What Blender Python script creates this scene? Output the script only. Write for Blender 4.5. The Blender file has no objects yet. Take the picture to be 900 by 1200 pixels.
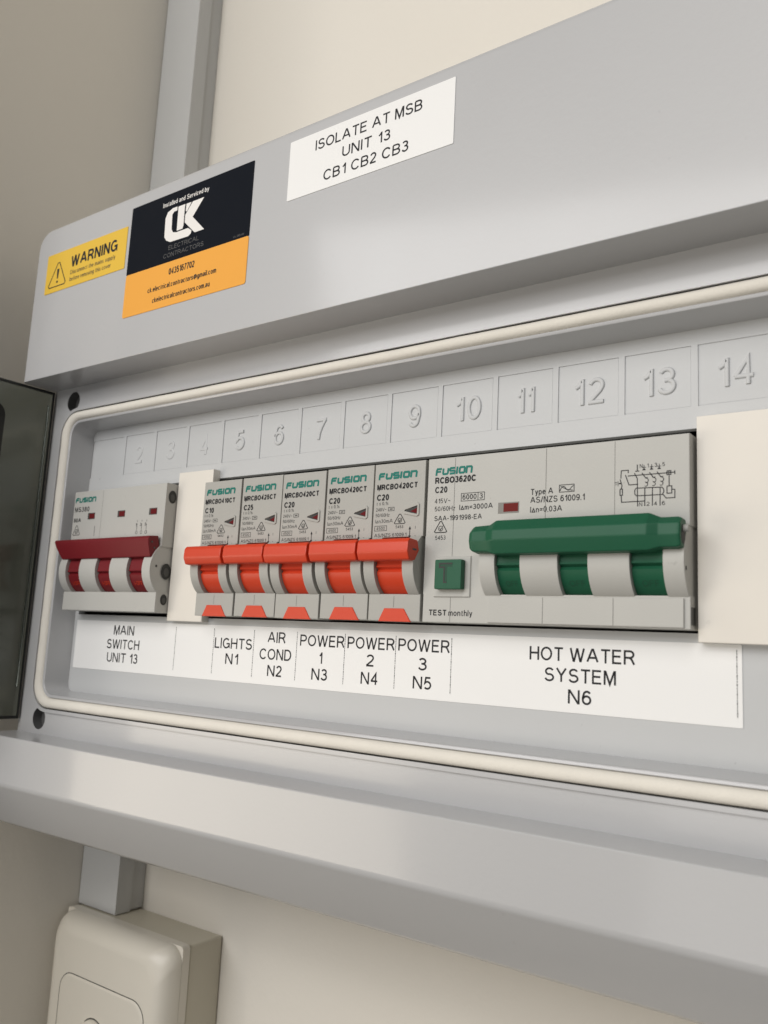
import bpy, bmesh, math, random
from mathutils import Matrix, Vector
random.seed(7)
S = 0.001                      # everything below is written in millimetres
R = math.radians
sc = bpy.context.scene
COL = sc.collection

# ------------------------------------------------------------------ camera
cam_d = bpy.data.cameras.new('camera')
cam = bpy.data.objects.new('camera', cam_d); COL.objects.link(cam); sc.camera = cam
cam_d.sensor_fit = 'VERTICAL'; cam_d.sensor_height = 36.0
cam_d.lens = 998.022 / 1200 * 36.0
cam_d.clip_start = 0.005; cam_d.clip_end = 50
yaw, pitch, roll = 0.62781, 0.15647, 0.05034
fwd = Vector((-math.sin(yaw)*math.cos(pitch), math.cos(yaw)*math.cos(pitch), math.sin(pitch)))
rt = Vector((math.cos(yaw), math.sin(yaw), 0)); up = rt.cross(fwd)
r2 = rt*math.cos(roll) + up*math.sin(roll); u2 = -rt*math.sin(roll) + up*math.cos(roll)
M = Matrix((r2, u2, -fwd)).transposed().to_4x4()
M.translation = Vector((289.491, -201.919, -29.6)) * S
cam.matrix_world = M
cam_d.dof.use_dof = True; cam_d.dof.focus_distance = 0.25; cam_d.dof.aperture_fstop = 24.0

# ------------------------------------------------------------------ light (interior, daylight from the left)
w = bpy.data.worlds.new('World'); sc.world = w; w.use_nodes = True
bg = w.node_tree.nodes['Background']; bg.inputs[0].default_value = (1.0, .985, .96, 1); bg.inputs[1].default_value = .085
def area(name, loc, target, sx, sy, power, col):
    l = bpy.data.lights.new(name, 'AREA'); l.shape = 'RECTANGLE'; l.size = sx; l.size_y = sy
    l.energy = power; l.color = col
    o = bpy.data.objects.new(name, l); COL.objects.link(o); o.location = loc
    d = Vector(target) - Vector(loc); o.rotation_euler = d.to_track_quat('-Z', 'Y').to_euler()
    return o
def polar(az, el, dist, c=(.12, 0, .02)):   # az measured from the panel normal towards the left
    return (c[0]-math.sin(R(az))*math.cos(R(el))*dist, c[1]-math.cos(R(az))*math.cos(R(el))*dist, c[2]+math.sin(R(el))*dist)
area('window_light', polar(16, 20, 1.5), (.12, 0, .02), 1.2, .6, 12.5, (1, .985, .975))
area('low_warm_light', polar(56, -13, 1.5), (.12, 0, -.06), 1.3, .6, 9.5, (1, .89, .73))
area('low_fill_light', polar(-4, -15, 1.7), (.12, 0, 0), 1.1, .6, 3.8, (1, .96, .91))  # added fill that brightens the wall below the board
area('high_fill_light', (.45, -1.3, 1.05), (.1, 0, .1), .7, .7, 8.5, (1, .965, .92))  # added fill lamp that lifts the walls and the corner trunking
sc.view_settings.view_transform = 'Standard'; sc.view_settings.look = 'None'
sc.view_settings.exposure = -.07; sc.view_settings.gamma = 1; sc.view_settings.use_curve_mapping = False

# ------------------------------------------------------------------ materials
def mat(name, col, rough=.4, spec=.5, bump=.0, bscale=900, var=.03, vscale=60, coat=0, dust=0):
    m = bpy.data.materials.new(name); m.use_nodes = True; nt = m.node_tree; N = nt.nodes; L = nt.links
    b = N['Principled BSDF']; b.inputs['Roughness'].default_value = rough
    b.inputs['Specular IOR Level'].default_value = spec
    if coat: b.inputs['Coat Weight'].default_value = coat; b.inputs['Coat Roughness'].default_value = .09
    tc = N.new('ShaderNodeTexCoord')
    no = N.new('ShaderNodeTexNoise'); no.inputs['Scale'].default_value = vscale; no.inputs['Detail'].default_value = 4
    L.new(tc.outputs['Object'], no.inputs['Vector'])
    mx = N.new('ShaderNodeMix'); mx.data_type = 'RGBA'
    c = Vector(col[:3]); 
    mx.inputs[6].default_value = (*(c*(1-var*2)), 1); mx.inputs[7].default_value = (*(c*(1+var)), 1)
    L.new(no.outputs['Fac'], mx.inputs[0]); out = mx.outputs[2]
    if dust:                                                       # small specks of dust and grime on the plastic
        n2 = N.new('ShaderNodeTexNoise'); n2.inputs['Scale'].default_value = 420; n2.inputs['Detail'].default_value = 2
        L.new(tc.outputs['Object'], n2.inputs['Vector'])
        rp = N.new('ShaderNodeValToRGB'); rp.color_ramp.elements[0].position = .735; rp.color_ramp.elements[1].position = .78
        L.new(n2.outputs['Fac'], rp.inputs['Fac'])
        mm = N.new('ShaderNodeMath'); mm.operation = 'MULTIPLY'; mm.inputs[1].default_value = dust; L.new(rp.outputs[0], mm.inputs[0])
        m2 = N.new('ShaderNodeMix'); m2.data_type = 'RGBA'; L.new(mm.outputs[0], m2.inputs[0]); L.new(out, m2.inputs[6])
        m2.inputs[7].default_value = (*(c*.35), 1); out = m2.outputs[2]
    L.new(out, b.inputs['Base Color'])
    # roughness follows faint smears
    n3 = N.new('ShaderNodeTexNoise'); n3.inputs['Scale'].default_value = 25; n3.inputs['Detail'].default_value = 5
    L.new(tc.outputs['Object'], n3.inputs['Vector'])
    mr = N.new('ShaderNodeMapRange'); mr.inputs[3].default_value = rough*.85; mr.inputs[4].default_value = min(1, rough*1.18)
    L.new(n3.outputs['Fac'], mr.inputs[0]); L.new(mr.outputs[0], b.inputs['Roughness'])
    if coat:
        m4 = N.new('ShaderNodeMapRange'); m4.inputs[3].default_value = .05; m4.inputs[4].default_value = .17
        L.new(n3.outputs['Fac'], m4.inputs[0]); L.new(m4.outputs[0], b.inputs['Coat Roughness'])
    if bump:
        nb = N.new('ShaderNodeTexNoise'); nb.inputs['Scale'].default_value = bscale; nb.inputs['Detail'].default_value = 3
        L.new(tc.outputs['Object'], nb.inputs['Vector'])
        bp = N.new('ShaderNodeBump'); bp.inputs['Strength'].default_value = bump; bp.inputs['Distance'].default_value = .0002
        L.new(nb.outputs['Fac'], bp.inputs['Height']); L.new(bp.outputs[0], b.inputs['Normal'])
    return m
M_BOX   = mat('grey_enclosure_plastic', (.49, .493, .50), .36, .5, .2, 600, .02, 14, coat=.55, dust=.08)
M_PANEL = mat('grey_panel_plastic', (.53, .54, .545), .42, .45, .10, 900, .015, 20, dust=.25)
M_GASK  = mat('cream_foam_gasket', (.80, .765, .69), .75, .3, .4, 1500, .03, 160, dust=.1)
M_CREAM = mat('cream_blank_plastic', (.79, .75, .68), .42, .4, .08, 800, .03, 45, dust=.1)
M_MCB   = mat('pale_grey_breaker_plastic', (.42, .415, .385), .45, .4, .15, 2200, .02, 80, dust=.25)
M_MCB2  = mat('light_grey_breaker_plastic', (.50, .495, .465), .45, .4, .15, 2200, .02, 80, dust=.2)
M_RED   = mat('orange_red_plastic', (.66, .055, .016), .38, .45, .1, 1500, .03, 90)
M_DRED  = mat('dark_red_plastic', (.175, .010, .015), .46, .3, .1, 1500, .03, 90)
M_GREEN = mat('green_plastic', (.010, .098, .048), .46, .35, .12, 1500, .04, 90)
M_GRN2  = mat('relief_shade_green', (.006, .06, .03), .6)  # darker green paints in the shade of moulded lettering
M_FLAG  = mat('dark_red_flag', (.13, .010, .012), .7, .15)
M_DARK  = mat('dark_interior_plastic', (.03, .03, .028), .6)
M_PLUG  = mat('dark_grey_plug', (.10, .10, .10), .5)
M_HOLE  = mat('dark_screw_steel', (.06, .06, .055), .4)
M_INK   = mat('black_ink', (.018, .018, .02), .6, .3)
M_SEAM  = mat('moulding_shadow_grey', (.17, .165, .15), .6, .3)
M_INKG  = mat('grey_ink', (.06, .06, .06), .6, .3)  # greyer than the black ink, for small print and the model text
M_TEAL  = mat('teal_ink', (.0, .17, .135), .5, .3)
M_LABEL = mat('white_label_tape', (.86, .86, .85), .38, .4, .03, 300, .006, 20)
M_YEL   = mat('yellow_sticker_vinyl', (.78, .50, .045), .45, .4, .05, 500, .02, 60)
M_ORA   = mat('orange_sticker_vinyl', (.86, .40, .065), .55, .2, .03, 500, .015, 60)
M_NAVY  = mat('dark_navy_sticker_vinyl', (.007, .009, .014), .6, .06, .03, 500, .02, 60)
M_WINK  = mat('white_ink', (.85, .83, .80), .5)
M_GINK  = mat('dim_grey_ink', (.10, .10, .10), .5)
M_WALL  = mat('cream_painted_wall', (.77, .73, .655), .62, .35, .6, 260, .03, 7)
M_WALL2 = mat('cream_painted_side_wall', (.77, .73, .655), .62, .35, .6, 260, .035, 7)
M_TRUNK = mat('grey_trunking_plastic', (.55, .555, .55), .38, .45, .05, 800, .015, 30)
M_SOCK  = mat('ivory_switch_plastic', (.70, .66, .575), .34, .5, .04, 800, .015, 30)
M_BLOCK = mat('aged_ivory_block_plastic', (.58, .54, .44), .45, .4, .08, 800, .02, 30)
def smoked():
    m = bpy.data.materials.new('smoked_clear_plastic'); m.use_nodes = True; nt = m.node_tree; N = nt.nodes; L = nt.links
    N.remove(N['Principled BSDF']); o = N['Material Output']
    t = N.new('ShaderNodeBsdfTransparent'); t.inputs[0].default_value = (.62, .65, .625, 1)
    g = N.new('ShaderNodeBsdfGlossy'); g.inputs[0].default_value = (1, 1, 1, 1); g.inputs['Roughness'].default_value = .12
    f = N.new('ShaderNodeFresnel'); f.inputs[0].default_value = 1.42
    x = N.new('ShaderNodeMixShader'); L.new(f.outputs[0], x.inputs[0]); L.new(t.outputs[0], x.inputs[1]); L.new(g.outputs[0], x.inputs[2])
    L.new(x.outputs[0], o.inputs[0]); return m
M_SMOKE = smoked()
M_SMOKEEDGE = mat('black_door_edge_plastic', (.012, .013, .011), .3)

# ------------------------------------------------------------------ helpers
def link(name, me, m, parent=None, smooth=35):
    me.materials.clear(); me.materials.append(m)
    if smooth: me.shade_smooth(); me.set_sharp_from_angle(angle=R(smooth))
    o = bpy.data.objects.new(name, me); COL.objects.link(o)
    if parent: o.parent = parent
    return o
def bm_obj(name, bm, m, parent=None, smooth=35):
    bmesh.ops.recalc_face_normals(bm, faces=bm.faces)
    me = bpy.data.meshes.new(name); bm.to_mesh(me); bm.free()
    me.transform(Matrix.Scale(S, 4)); o = link(name, me, m, parent, smooth)
    if smooth and len(me.polygons) > 6:
        wn = o.modifiers.new('weighted_normals', 'WEIGHTED_NORMAL'); wn.keep_sharp = True; wn.weight = 100
    return o
def thing(name, label, cat, loc=(0, 0, 0), group=None):
    o = bpy.data.objects.new(name, None); o.empty_display_size = .01; COL.objects.link(o); o.location = Vector(loc)*S
    o['label'] = label; o['category'] = cat
    if group: o['group'] = group
    return o
def tag(o, label, cat, group=None):
    o['label'] = label; o['category'] = cat
    if group: o['group'] = group
    return o
def struct(o): o['kind'] = 'structure'; return o
def sub(bm, other):
    me = bpy.data.meshes.new('t'); other.to_mesh(me); other.free(); bm.from_mesh(me); bpy.data.meshes.remove(me)
def box_bm(x0, x1, y0, y1, z0, z1, bev=0, seg=2, which=None):
    b = bmesh.new(); bmesh.ops.create_cube(b, size=1)
    for v in b.verts: v.co = Vector((x0 if v.co.x < 0 else x1, y0 if v.co.y < 0 else y1, z0 if v.co.z < 0 else z1))
    if bev:
        ed = [e for e in b.edges if which is None or which(e)]
        bmesh.ops.bevel(b, geom=ed, offset=bev, segments=seg, affect='EDGES', profile=.5)
    return b
def front(y0):      # the edges of the face that looks at the room
    return lambda e: all(abs(v.co.y-y0) < 1e-4 for v in e.verts)
def prism_bm(poly, x0, x1, bev=0, seg=2, axis='x'):     # poly in (Y,Z) swept along X; axis 'y': poly in (X,Z) swept along Y
    b = bmesh.new()
    f = (lambda p, t: (t, p[0], p[1])) if axis == 'x' else (lambda p, t: (p[0], t, p[1]))
    A = [b.verts.new(f(p, x0)) for p in poly]; B = [b.verts.new(f(p, x1)) for p in poly]
    b.faces.new(A); b.faces.new(B[::-1]); n = len(poly)
    for i in range(n): b.faces.new((A[i], B[i], B[(i+1) % n], A[(i+1) % n]))
    bmesh.ops.recalc_face_normals(b, faces=b.faces)
    if bev:
        ed = [e for e in b.edges if len(e.link_faces) == 2 and e.calc_face_angle() > R(25)]
        bmesh.ops.bevel(b, geom=ed, offset=bev, segments=seg, affect='EDGES', profile=.5, clamp_overlap=True)
    return b
def rrect(x0, x1, z0, z1, r, n=6, corners=(1, 1, 1, 1)):
    P = []
    for (cx, cz, a0, on) in ((x1-r, z1-r, 0, corners[0]), (x0+r, z1-r, 90, corners[1]), (x0+r, z0+r, 180, corners[2]), (x1-r, z0+r, 270, corners[3])):
        if on:
            for i in range(n+1): a = R(a0+90*i/n); P.append((cx+r*math.cos(a), cz+r*math.sin(a)))
        else: P.append((x1 if a0 in (0, 270) else x0, z1 if a0 in (0, 90) else z0))
    return P
def circle(cx, cz, r, n=24): return [(cx+r*math.cos(2*math.pi*i/n), cz+r*math.sin(2*math.pi*i/n)) for i in range(n)]
def curve_mesh(loops, yf, th):
    """flat plate in the XZ plane with holes: front face at Y=yf, thickness th"""
    c = bpy.data.curves.new('c', 'CURVE'); c.dimensions = '2D'; c.fill_mode = 'BOTH' if th else 'FRONT'; c.extrude = th/2
    for lp in loops:
        s = c.splines.new('POLY'); s.points.add(len(lp)-1); s.use_cyclic_u = True
        for p, q in zip(s.points, lp): p.co = (q[0], q[1], 0, 1)
    o = bpy.data.objects.new('c', c); COL.objects.link(o)
    me = bpy.data.meshes.new_from_object(o.evaluated_get(bpy.context.evaluated_depsgraph_get()))
    bpy.data.objects.remove(o); bpy.data.curves.remove(c)
    me.transform(Matrix.Translation((0, yf+th/2, 0)) @ Matrix.Rotation(R(90), 4, 'X'))
    return me
def plate_bm(loops, yf, th):
    me = curve_mesh(loops, yf, th); b = bmesh.new(); b.from_mesh(me); bpy.data.meshes.remove(me)
    bmesh.ops.remove_doubles(b, verts=b.verts, dist=1e-4); return b
_sy = [0]
def clean(pts):
    P = []
    for p in pts:
        v = Vector(p)
        if not P or (v-P[-1]).length > 1e-4: P.append(v)
    return P
def stroke(b, pts, wd, y, closed=False):
    """a printed line of width wd through pts, mitred, a hair proud of the stroke before it"""
    _sy[0] = (_sy[0]+1) % 6; y = y-.006*_sy[0]
    P = clean(pts); n = len(P); Lf, Rt = [], []
    for i in range(n):
        a = P[(i-1) % n] if (closed or i > 0) else None; c = P[(i+1) % n] if (closed or i < n-1) else None
        d1 = (P[i]-a).normalized() if a is not None else None; d2 = (c-P[i]).normalized() if c is not None else None
        if d1 is None: d1 = d2
        if d2 is None: d2 = d1
        n1 = Vector((-d1.y, d1.x)); n2 = Vector((-d2.y, d2.x)); m = (n1+n2)
        m = n1 if m.length < 1e-5 else m.normalized(); k = wd/2/max(.35, m.dot(n1))
        Lf.append(b.verts.new((P[i].x+m.x*k, y, P[i].y+m.y*k))); Rt.append(b.verts.new((P[i].x-m.x*k, y, P[i].y-m.y*k)))
    for i in range(n if closed else n-1):
        j = (i+1) % n; b.faces.new((Lf[i], Lf[j], Rt[j], Rt[i]))
# ---- a plain monoline sans alphabet drawn with strokes (cap height 1)
def _e(cx, cy, rx, ry, a0, a1, n=10): return [(cx+rx*math.cos(R(a0+(a1-a0)*i/n)), cy+ry*math.sin(R(a0+(a1-a0)*i/n))) for i in range(n+1)]
def _glyphs():
    G = {}
    G['A'] = (.80, [[(0, 0), (.36, 1), (.44, 1), (.80, 0)], [(.13, .33), (.67, .33)]])
    G['B'] = (.62, [[(0, 1), (.36, 1)]+_e(.36, .76, .22, .24, 90, -90, 8)+[(0, .52)], [(0, .52), (.36, .52)]+_e(.36, .26, .26, .26, 90, -90, 8)+[(0, 0), (0, 1.0)]])
    G['C'] = (.72, [_e(.38, .5, .38, .5, 38, 322, 22)])
    G['D'] = (.68, [[(0, 0), (0, 1), (.30, 1)]+_e(.30, .5, .38, .5, 90, -90, 14)+[(0, 0)]])
    G['E'] = (.60, [[(.60, 1), (0, 1), (0, 0), (.62, 0)], [(0, .53), (.55, .53)]])
    G['F'] = (.56, [[(.56, 1), (0, 1), (0, -.07)], [(0, .52), (.48, .52)]])
    G['G'] = (.76, [_e(.38, .5, .38, .5, 42, 340, 22)[:-1]+[(.76, .14), (.76, .45), (.42, .45)]])
    G['H'] = (.66, [[(0, -.07), (0, 1.07)], [(.66, -.07), (.66, 1.07)], [(0, .53), (.66, .53)]])
    G['I'] = (.0, [[(0, -.07), (0, 1.07)]])
    G['K'] = (.66, [[(0, -.07), (0, 1.07)], [(.62, 1.04), (.0, .36)], [(.22, .6), (.66, -.05)]])
    G['L'] = (.52, [[(0, 1.07), (0, 0), (.54, 0)]])
    G['M'] = (.76, [[(0, -.07), (0, 1), (.06, 1), (.38, .0), (.70, 1), (.76, 1), (.76, -.07)]])
    G['N'] = (.66, [[(0, -.07), (0, 1), (.05, 1), (.61, 0), (.66, 0), (.66, 1.07)]])
    G['O'] = (.80, [_e(.40, .5, .40, .5, 90, 450, 26)])
    G['P'] = (.62, [[(0, -.07), (0, 1), (.34, 1)]+_e(.34, .72, .28, .28, 90, -90, 10)+[(0, .44)]])
    G['R'] = (.68, [[(0, -.07), (0, 1), (.38, 1)]+_e(.38, .74, .26, .26, 90, -90, 10)+[(0, .48)], [(.34, .48), (.50, .36), (.70, -.05)]])
    G['S'] = (.64, [_e(.33, .745, .29, .255, 25, 250, 14)+_e(.32, .255, .32, .265, 82, -165, 16)])
    G['T'] = (.66, [[(-.02, 1), (.68, 1)], [(.33, 1), (.33, -.07)]])
    G['U'] = (.64, [[(0, 1.07), (0, .34)]+_e(.32, .33, .32, .33, 180, 360, 12)+[(.64, .34), (.64, 1.07)]])
    G['V'] = (.76, [[(0, 1.06), (.35, 0), (.41, 0), (.76, 1.06)]])
    G['W'] = (1.06, [[(0, 1.06), (.24, 0), (.29, 0), (.51, .98), (.55, .98), (.77, 0), (.82, 0), (1.06, 1.06)]])
    G['X'] = (.7, [[(0, -.05), (.7, 1.05)], [(0, 1.05), (.7, -.05)]])
    G['Y'] = (.72, [[(0, 1.06), (.36, .46), (.72, 1.06)], [(.36, .46), (.36, -.07)]])
    G['Z'] = (.60, [[(.02, 1), (.6, 1), (.0, 0), (.62, 0)]])
    G['0'] = (.48, [_e(.24, .5, .24, .5, 90, 450, 22)])
    G['1'] = (.26, [[(0, .72), (.12, .80), (.24, 1.0), (.26, 1.0), (.26, -.07)]])
    G['2'] = (.50, [_e(.25, .74, .23, .26, 165, -20, 11)+[(.38, .48), (.02, .06), (.02, 0), (.52, 0)]])
    G['3'] = (.48, [_e(.23, .765, .21, .235, 155, -78, 12)+[(.17, .53)], [(.17, .53)]+_e(.23, .27, .25, .27, 80, -160, 14)])
    G['4'] = (.54, [[(.40, -.07), (.40, .98), (-.01, .27)], [(-.03, .27), (.56, .27)]])
    G['5'] = (.50, [[(.46, 1), (.09, 1), (.03, .52)]+_e(.22, .32, .27, .32, 112, -138, 14)])
    G['6'] = (.50, [_e(.27, .72, .22, .28, 28, 150, 8)+[(.0, .5)]+_e(.25, .31, .25, .31, 180, 520, 20)])
    G['7'] = (.48, [[(-.02, 1), (.48, 1), (.48, .95), (.30, .62), (.18, .28), (.14, -.07)]])
    G['8'] = (.50, [_e(.25, .765, .20, .235, -90, 270, 16), _e(.25, .265, .25, .265, 90, 450, 18)])
    G['9'] = (.50, [_e(.23, .28, .22, .28, 208, 330, 8)+[(.5, .5)]+_e(.25, .69, .25, .31, 0, 340, 20)])
    G['a'] = (.44, [_e(.22, .5, .20, .2, 160, 10, 8)+[(.42, .1), (.46, 0)], [(.42, .42), (.12, .36), (.0, .22), (.02, .08), (.12, 0), (.26, .02), (.42, .18)]])
    G['b'] = (.44, [[(0, 1.07), (0, -.02)], _e(.22, .34, .22, .34, 90, 450, 16)])
    G['c'] = (.42, [_e(.22, .34, .22, .34, 45, 315, 14)])
    G['d'] = (.44, [[(.44, 1.07), (.44, -.02)], _e(.22, .34, .22, .34, 90, 450, 16)])
    G['e'] = (.46, [[(.02, .36), (.46, .36)]+_e(.23, .34, .23, .34, 5, 315, 16)])
    G['f'] = (.26, [[(.3, 1.02), (.18, 1.0), (.12, .88), (.12, -.07)], [(0, .66), (.28, .66)]])
    G['g'] = (.44, [[(.44, .7), (.44, -.1)]+_e(.22, -.1, .22, .2, 0, -160, 8), _e(.22, .34, .22, .34, 90, 450, 16)])
    G['h'] = (.42, [[(0, 1.07), (0, -.07)], [(0, .46)]+_e(.21, .45, .21, .23, 150, 0, 7)+[(.42, -.07)]])
    G['i'] = (.0, [[(0, .72), (0, -.07)], [(0, .92), (0, 1.07)]])
    G['k'] = (.42, [[(0, 1.07), (0, -.07)], [(.38, .7), (.0, .26)], [(.14, .42), (.42, -.05)]])
    G['l'] = (.0, [[(0, 1.07), (0, -.07)]])
    G['m'] = (.70, [[(0, .74), (0, -.07)], [(0, .46)]+_e(.175, .47, .175, .21, 150, 0, 6)+[(.35, -.07)], [(.35, .46)]+_e(.525, .47, .175, .21, 150, 0, 6)+[(.70, -.07)]])
    G['n'] = (.42, [[(0, .74), (0, -.07)], [(0, .46)]+_e(.21, .45, .21, .23, 150, 0, 7)+[(.42, -.07)]])
    G['o'] = (.46, [_e(.23, .34, .23, .34, 90, 450, 18)])
    G['p'] = (.44, [[(0, .74), (0, -.32)], _e(.22, .34, .22, .34, 90, 450, 16)])
    G['r'] = (.24, [[(0, .74), (0, -.07)], [(0, .44), (.08, .62), (.26, .68)]])
    G['s'] = (.40, [_e(.2, .51, .18, .17, 30, 250, 9)+_e(.2, .17, .2, .17, 80, -160, 10)])
    G['t'] = (.24, [[(.10, .92), (.10, .1), (.16, 0), (.26, 0)], [(0, .68), (.24, .68)]])
    G['u'] = (.42, [[(0, .74), (0, .22)]+_e(.21, .22, .21, .22, 180, 330, 7)+[(.42, .2)], [(.42, .74), (.42, -.07)]])
    G['v'] = (.44, [[(0, .72), (.2, 0), (.24, 0), (.44, .72)]])
    G['y'] = (.44, [[(0, .72), (.22, .0)], [(.44, .72), (.18, -.22), (.04, -.3)]])
    G['z'] = (.40, [[(.0, .68), (.4, .68), (.0, 0), (.42, 0)]])
    G['-'] = (.26, [[(-.04, .38), (.30, .38)]]); G['.'] = (.0, [[(0, -.07), (0, .07)]]); G['/'] = (.28, [[(-.02, -.05), (.3, 1.05)]])
    G['='] = (.46, [[(-.05, .62), (.5, .62)], [(-.05, .32), (.5, .32)]]); G['~'] = (.44, [[(0, .42), (.1, .54), (.2, .5), (.28, .42), (.36, .4), (.46, .52)]])
    G['\u0394'] = (.56, [[(.0, 0), (.28, .72), (.56, 0), (.0, 0)]]); G['\u2264'] = (.44, [[(.44, .8), (.04, .52), (.44, .26)], [(0, .08), (.46, .08)]])
    G['@'] = (.86, [_e(.43, .4, .43, .48, -50, 270, 20), _e(.42, .4, .2, .24, 90, 450, 12), [(.62, .62), (.6, .2), (.78, .2)]])
    return G
GLY = _glyphs()
def layout(s, wt, gap=.0):
    """stroke lists of a line of writing in cap-height units, and its width"""
    x = 0; out = []; g = .135+gap
    for c in s:
        if c == ' ': x += .40; continue
        wd, st = GLY[c]
        if c in '1': x += .06
        out += [[(x+wt/2+p, wt/2+q*(1-wt)) for p, q in l] for l in st]
        x += wd*(1-wt*.0)+wt+g-(.04 if c in 'LTFr' else 0)
    return out, x-g
def text_bm(b, s, x0, x1, zbase, cap, y, wt=.125, skew=0):
    """set a line of writing from x0 to x1 with its baseline at zbase and capitals cap high"""
    st, W = layout(s, wt); kx = (x1-x0)/W
    for l in st:
        P = [(x0+p*kx+skew*q*cap, zbase+q*cap) for p, q in l]
        cl = len(P) > 3 and (Vector(P[0])-Vector(P[-1])).length < 1e-5
        stroke(b, P[:-1] if cl else P, wt*cap*(.78+.22*min(1.3, kx/cap)), y, cl)
def arc(cx, cz, r, a0, a1, n=10): return [(cx+r*math.cos(R(a0+(a1-a0)*i/n)), cz+r*math.sin(R(a0+(a1-a0)*i/n))) for i in range(n+1)]
def flat(name, b, m, parent): 
    me = bpy.data.meshes.new(name); b.to_mesh(me); b.free(); me.transform(Matrix.Scale(S, 4)); return link(name, me, m, parent, 0)
def ribbon_poly(b, poly, y): b.faces.new([b.verts.new((x, y, z)) for x, z in poly])

# ================================================================== THE SETTING
struct(bm_obj('wall', box_bm(-44, 1500, 60, 160, -1300, 1300), M_WALL))
struct(bm_obj('side_wall', box_bm(-200, -44, -83, 160, -1300, 1300, .8, 2), M_WALL2))

# ------------------------------------------------------------------ trunking above and below the board
def trunking(z0, z1, label):
    t = thing('cable_trunking', label, 'cable trunking', (-31, 60, z0), 'grey cable trunking on the wall')
    h = z1-z0
    b = box_bm(-11.6, 11.6, -13.2, -.1, 0, h, .25)
    bm_obj('trunking_base', b, M_TRUNK, t)
    poly = [(-12.6, -2.2 - 5.5), (-12.6, -15.3), (12.6, -15.3), (12.6, -7.7), (11.9, -7.7), (11.9, -14.4), (-11.9, -14.4), (-11.9, -7.7)]
    bb = bmesh.new(); A = [bb.verts.new((x, y, 0)) for x, y in poly]; B = [bb.verts.new((x, y, h)) for x, y in poly]
    bb.faces.new(A); bb.faces.new(B[::-1])
    for i in range(8): bb.faces.new((A[i], B[i], B[(i+1) % 8], A[(i+1) % 8]))
    bm_obj('trunking_lid', bb, M_TRUNK, t)
    return t
trunking(131.5, 700, 'grey square cable trunking running up the wall corner above the switchboard')
trunking(-146.5, -103.6, 'short piece of grey cable trunking between switchboard and ivory switch plate below')

# ------------------------------------------------------------------ ivory switch plate below
sp = thing('wall_switch', 'ivory wall switch plate on a mounting block, below the switchboard in the corner', 'wall switch', (-5.5, 60, -265))
bm_obj('mounting_block', box_bm(-37, 36, -17.5, -.1, 0, 118, 1.0, 3), M_BLOCK, sp)
b = box_bm(-36.6, 36.4, -21.2, -17.6, 1, 118.6, 1.4, 3, lambda e: abs(e.verts[0].co.y-e.verts[1].co.y) > 2)
bm_obj('plate_rim', b, M_SOCK, sp)
# domed cover plate: rounded rectangle rings that step forward
def dome(x0, x1, z0, z1, rings, n=8):
    b = bmesh.new(); prev = None
    for (ins, y, r) in rings:
        lp = [b.verts.new((x, y, z)) for x, z in rrect(x0+ins, x1-ins, z0+ins, z1-ins, r, n)]
        if prev:
            for i in range(len(lp)): b.faces.new((prev[i], prev[(i+1) % len(lp)], lp[(i+1) % len(lp)], lp[i]))
        prev = lp
    b.faces.new(prev); return b
b = dome(-36.6, 36.4, 1, 118.6, [(0, -21.3, 7), (.0, -23.0, 7), (.8, -25.6, 7.5), (2.4, -27.8, 8.5), (4.6, -29.2, 8.5), (7.0, -29.8, 9)])
bm_obj('cover_plate', b, M_SOCK, sp, 60)
b = dome(-25.2, 27.2, 22, 98.0, [(0, -29.9, 7), (.25, -30.0, 7), (.5, -30.2, 7), (1.0, -30.35, 7)])
bm_obj('switch_panel', b, M_SOCK, sp, 60)
b = bmesh.new(); stroke(b, rrect(-25.4, 27.4, 21.8, 98.2, 7.2), .35, -29.86, True); flat('panel_joint', b, M_HOLE, sp)
b = dome(-8, 6, 71.5, 85.5, [(0, -30.4, 6.9), (.2, -31.8, 6.7), (1, -32.6, 5.9)]); bm_obj('round_button', b, M_SOCK, sp, 60)
b = bmesh.new(); stroke(b, circle(-1, 78.5, 7.3), .5, -30.42, True); flat('button_joint', b, M_HOLE, sp)

# ================================================================== THE SWITCHBOARD ENCLOSURE
bd = thing('switchboard', 'light grey wall mounted switchboard enclosure with its smoked door swung open', 'switchboard', (160, 60, 0))
OX, OY = -160, -60
def loc(o): o.location = Vector((OX, OY, 0))*S; return o        # board parts are written in panel coordinates
XL, XR = -20.2, 346.0
XP = 327.0                                                      # right end of the panel
# -- upper cover
b = prism_bm([(x, z) for x, z in rrect(XL, XR, 66.35, 129.5, 8, 6, (1, 1, 0, 0))], -23.5, 60, 0, 2, 'y')
ed = [e for e in b.edges if front(-23.5)(e) and not all(abs(v.co.z-66.35) < 1e-3 for v in e.verts)]
bmesh.ops.bevel(b, geom=ed, offset=2.2, segments=5, affect='EDGES', profile=.5)
ed = [e for e in b.edges if all(abs(v.co.z-66.35) < 1e-3 and abs(v.co.y+23.5) < 1e-3 for v in e.verts)]
bmesh.ops.bevel(b, geom=ed, offset=.35, segments=2, affect='EDGES', profile=.5)
loc(bm_obj('upper_cover', b, M_BOX, bd, 30))
# -- lower cover
b = prism_bm([(-23.5, -68.3), (-23.5, -84.6), (-23.0, -86.0), (-12.5, -100.6), (-9, -102.5), (60, -103.5), (60, -68.3)], XL, XR)
ed = [e for e in b.edges if all(abs(v.co.y+23.5) < 1e-3 or abs(v.co.y+23.0) < 1e-3 for v in e.verts)]
bmesh.ops.bevel(b, geom=ed, offset=.6, segments=3, affect='EDGES', profile=.5)
loc(bm_obj('lower_cover', b, M_BOX, bd, 30))
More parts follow.
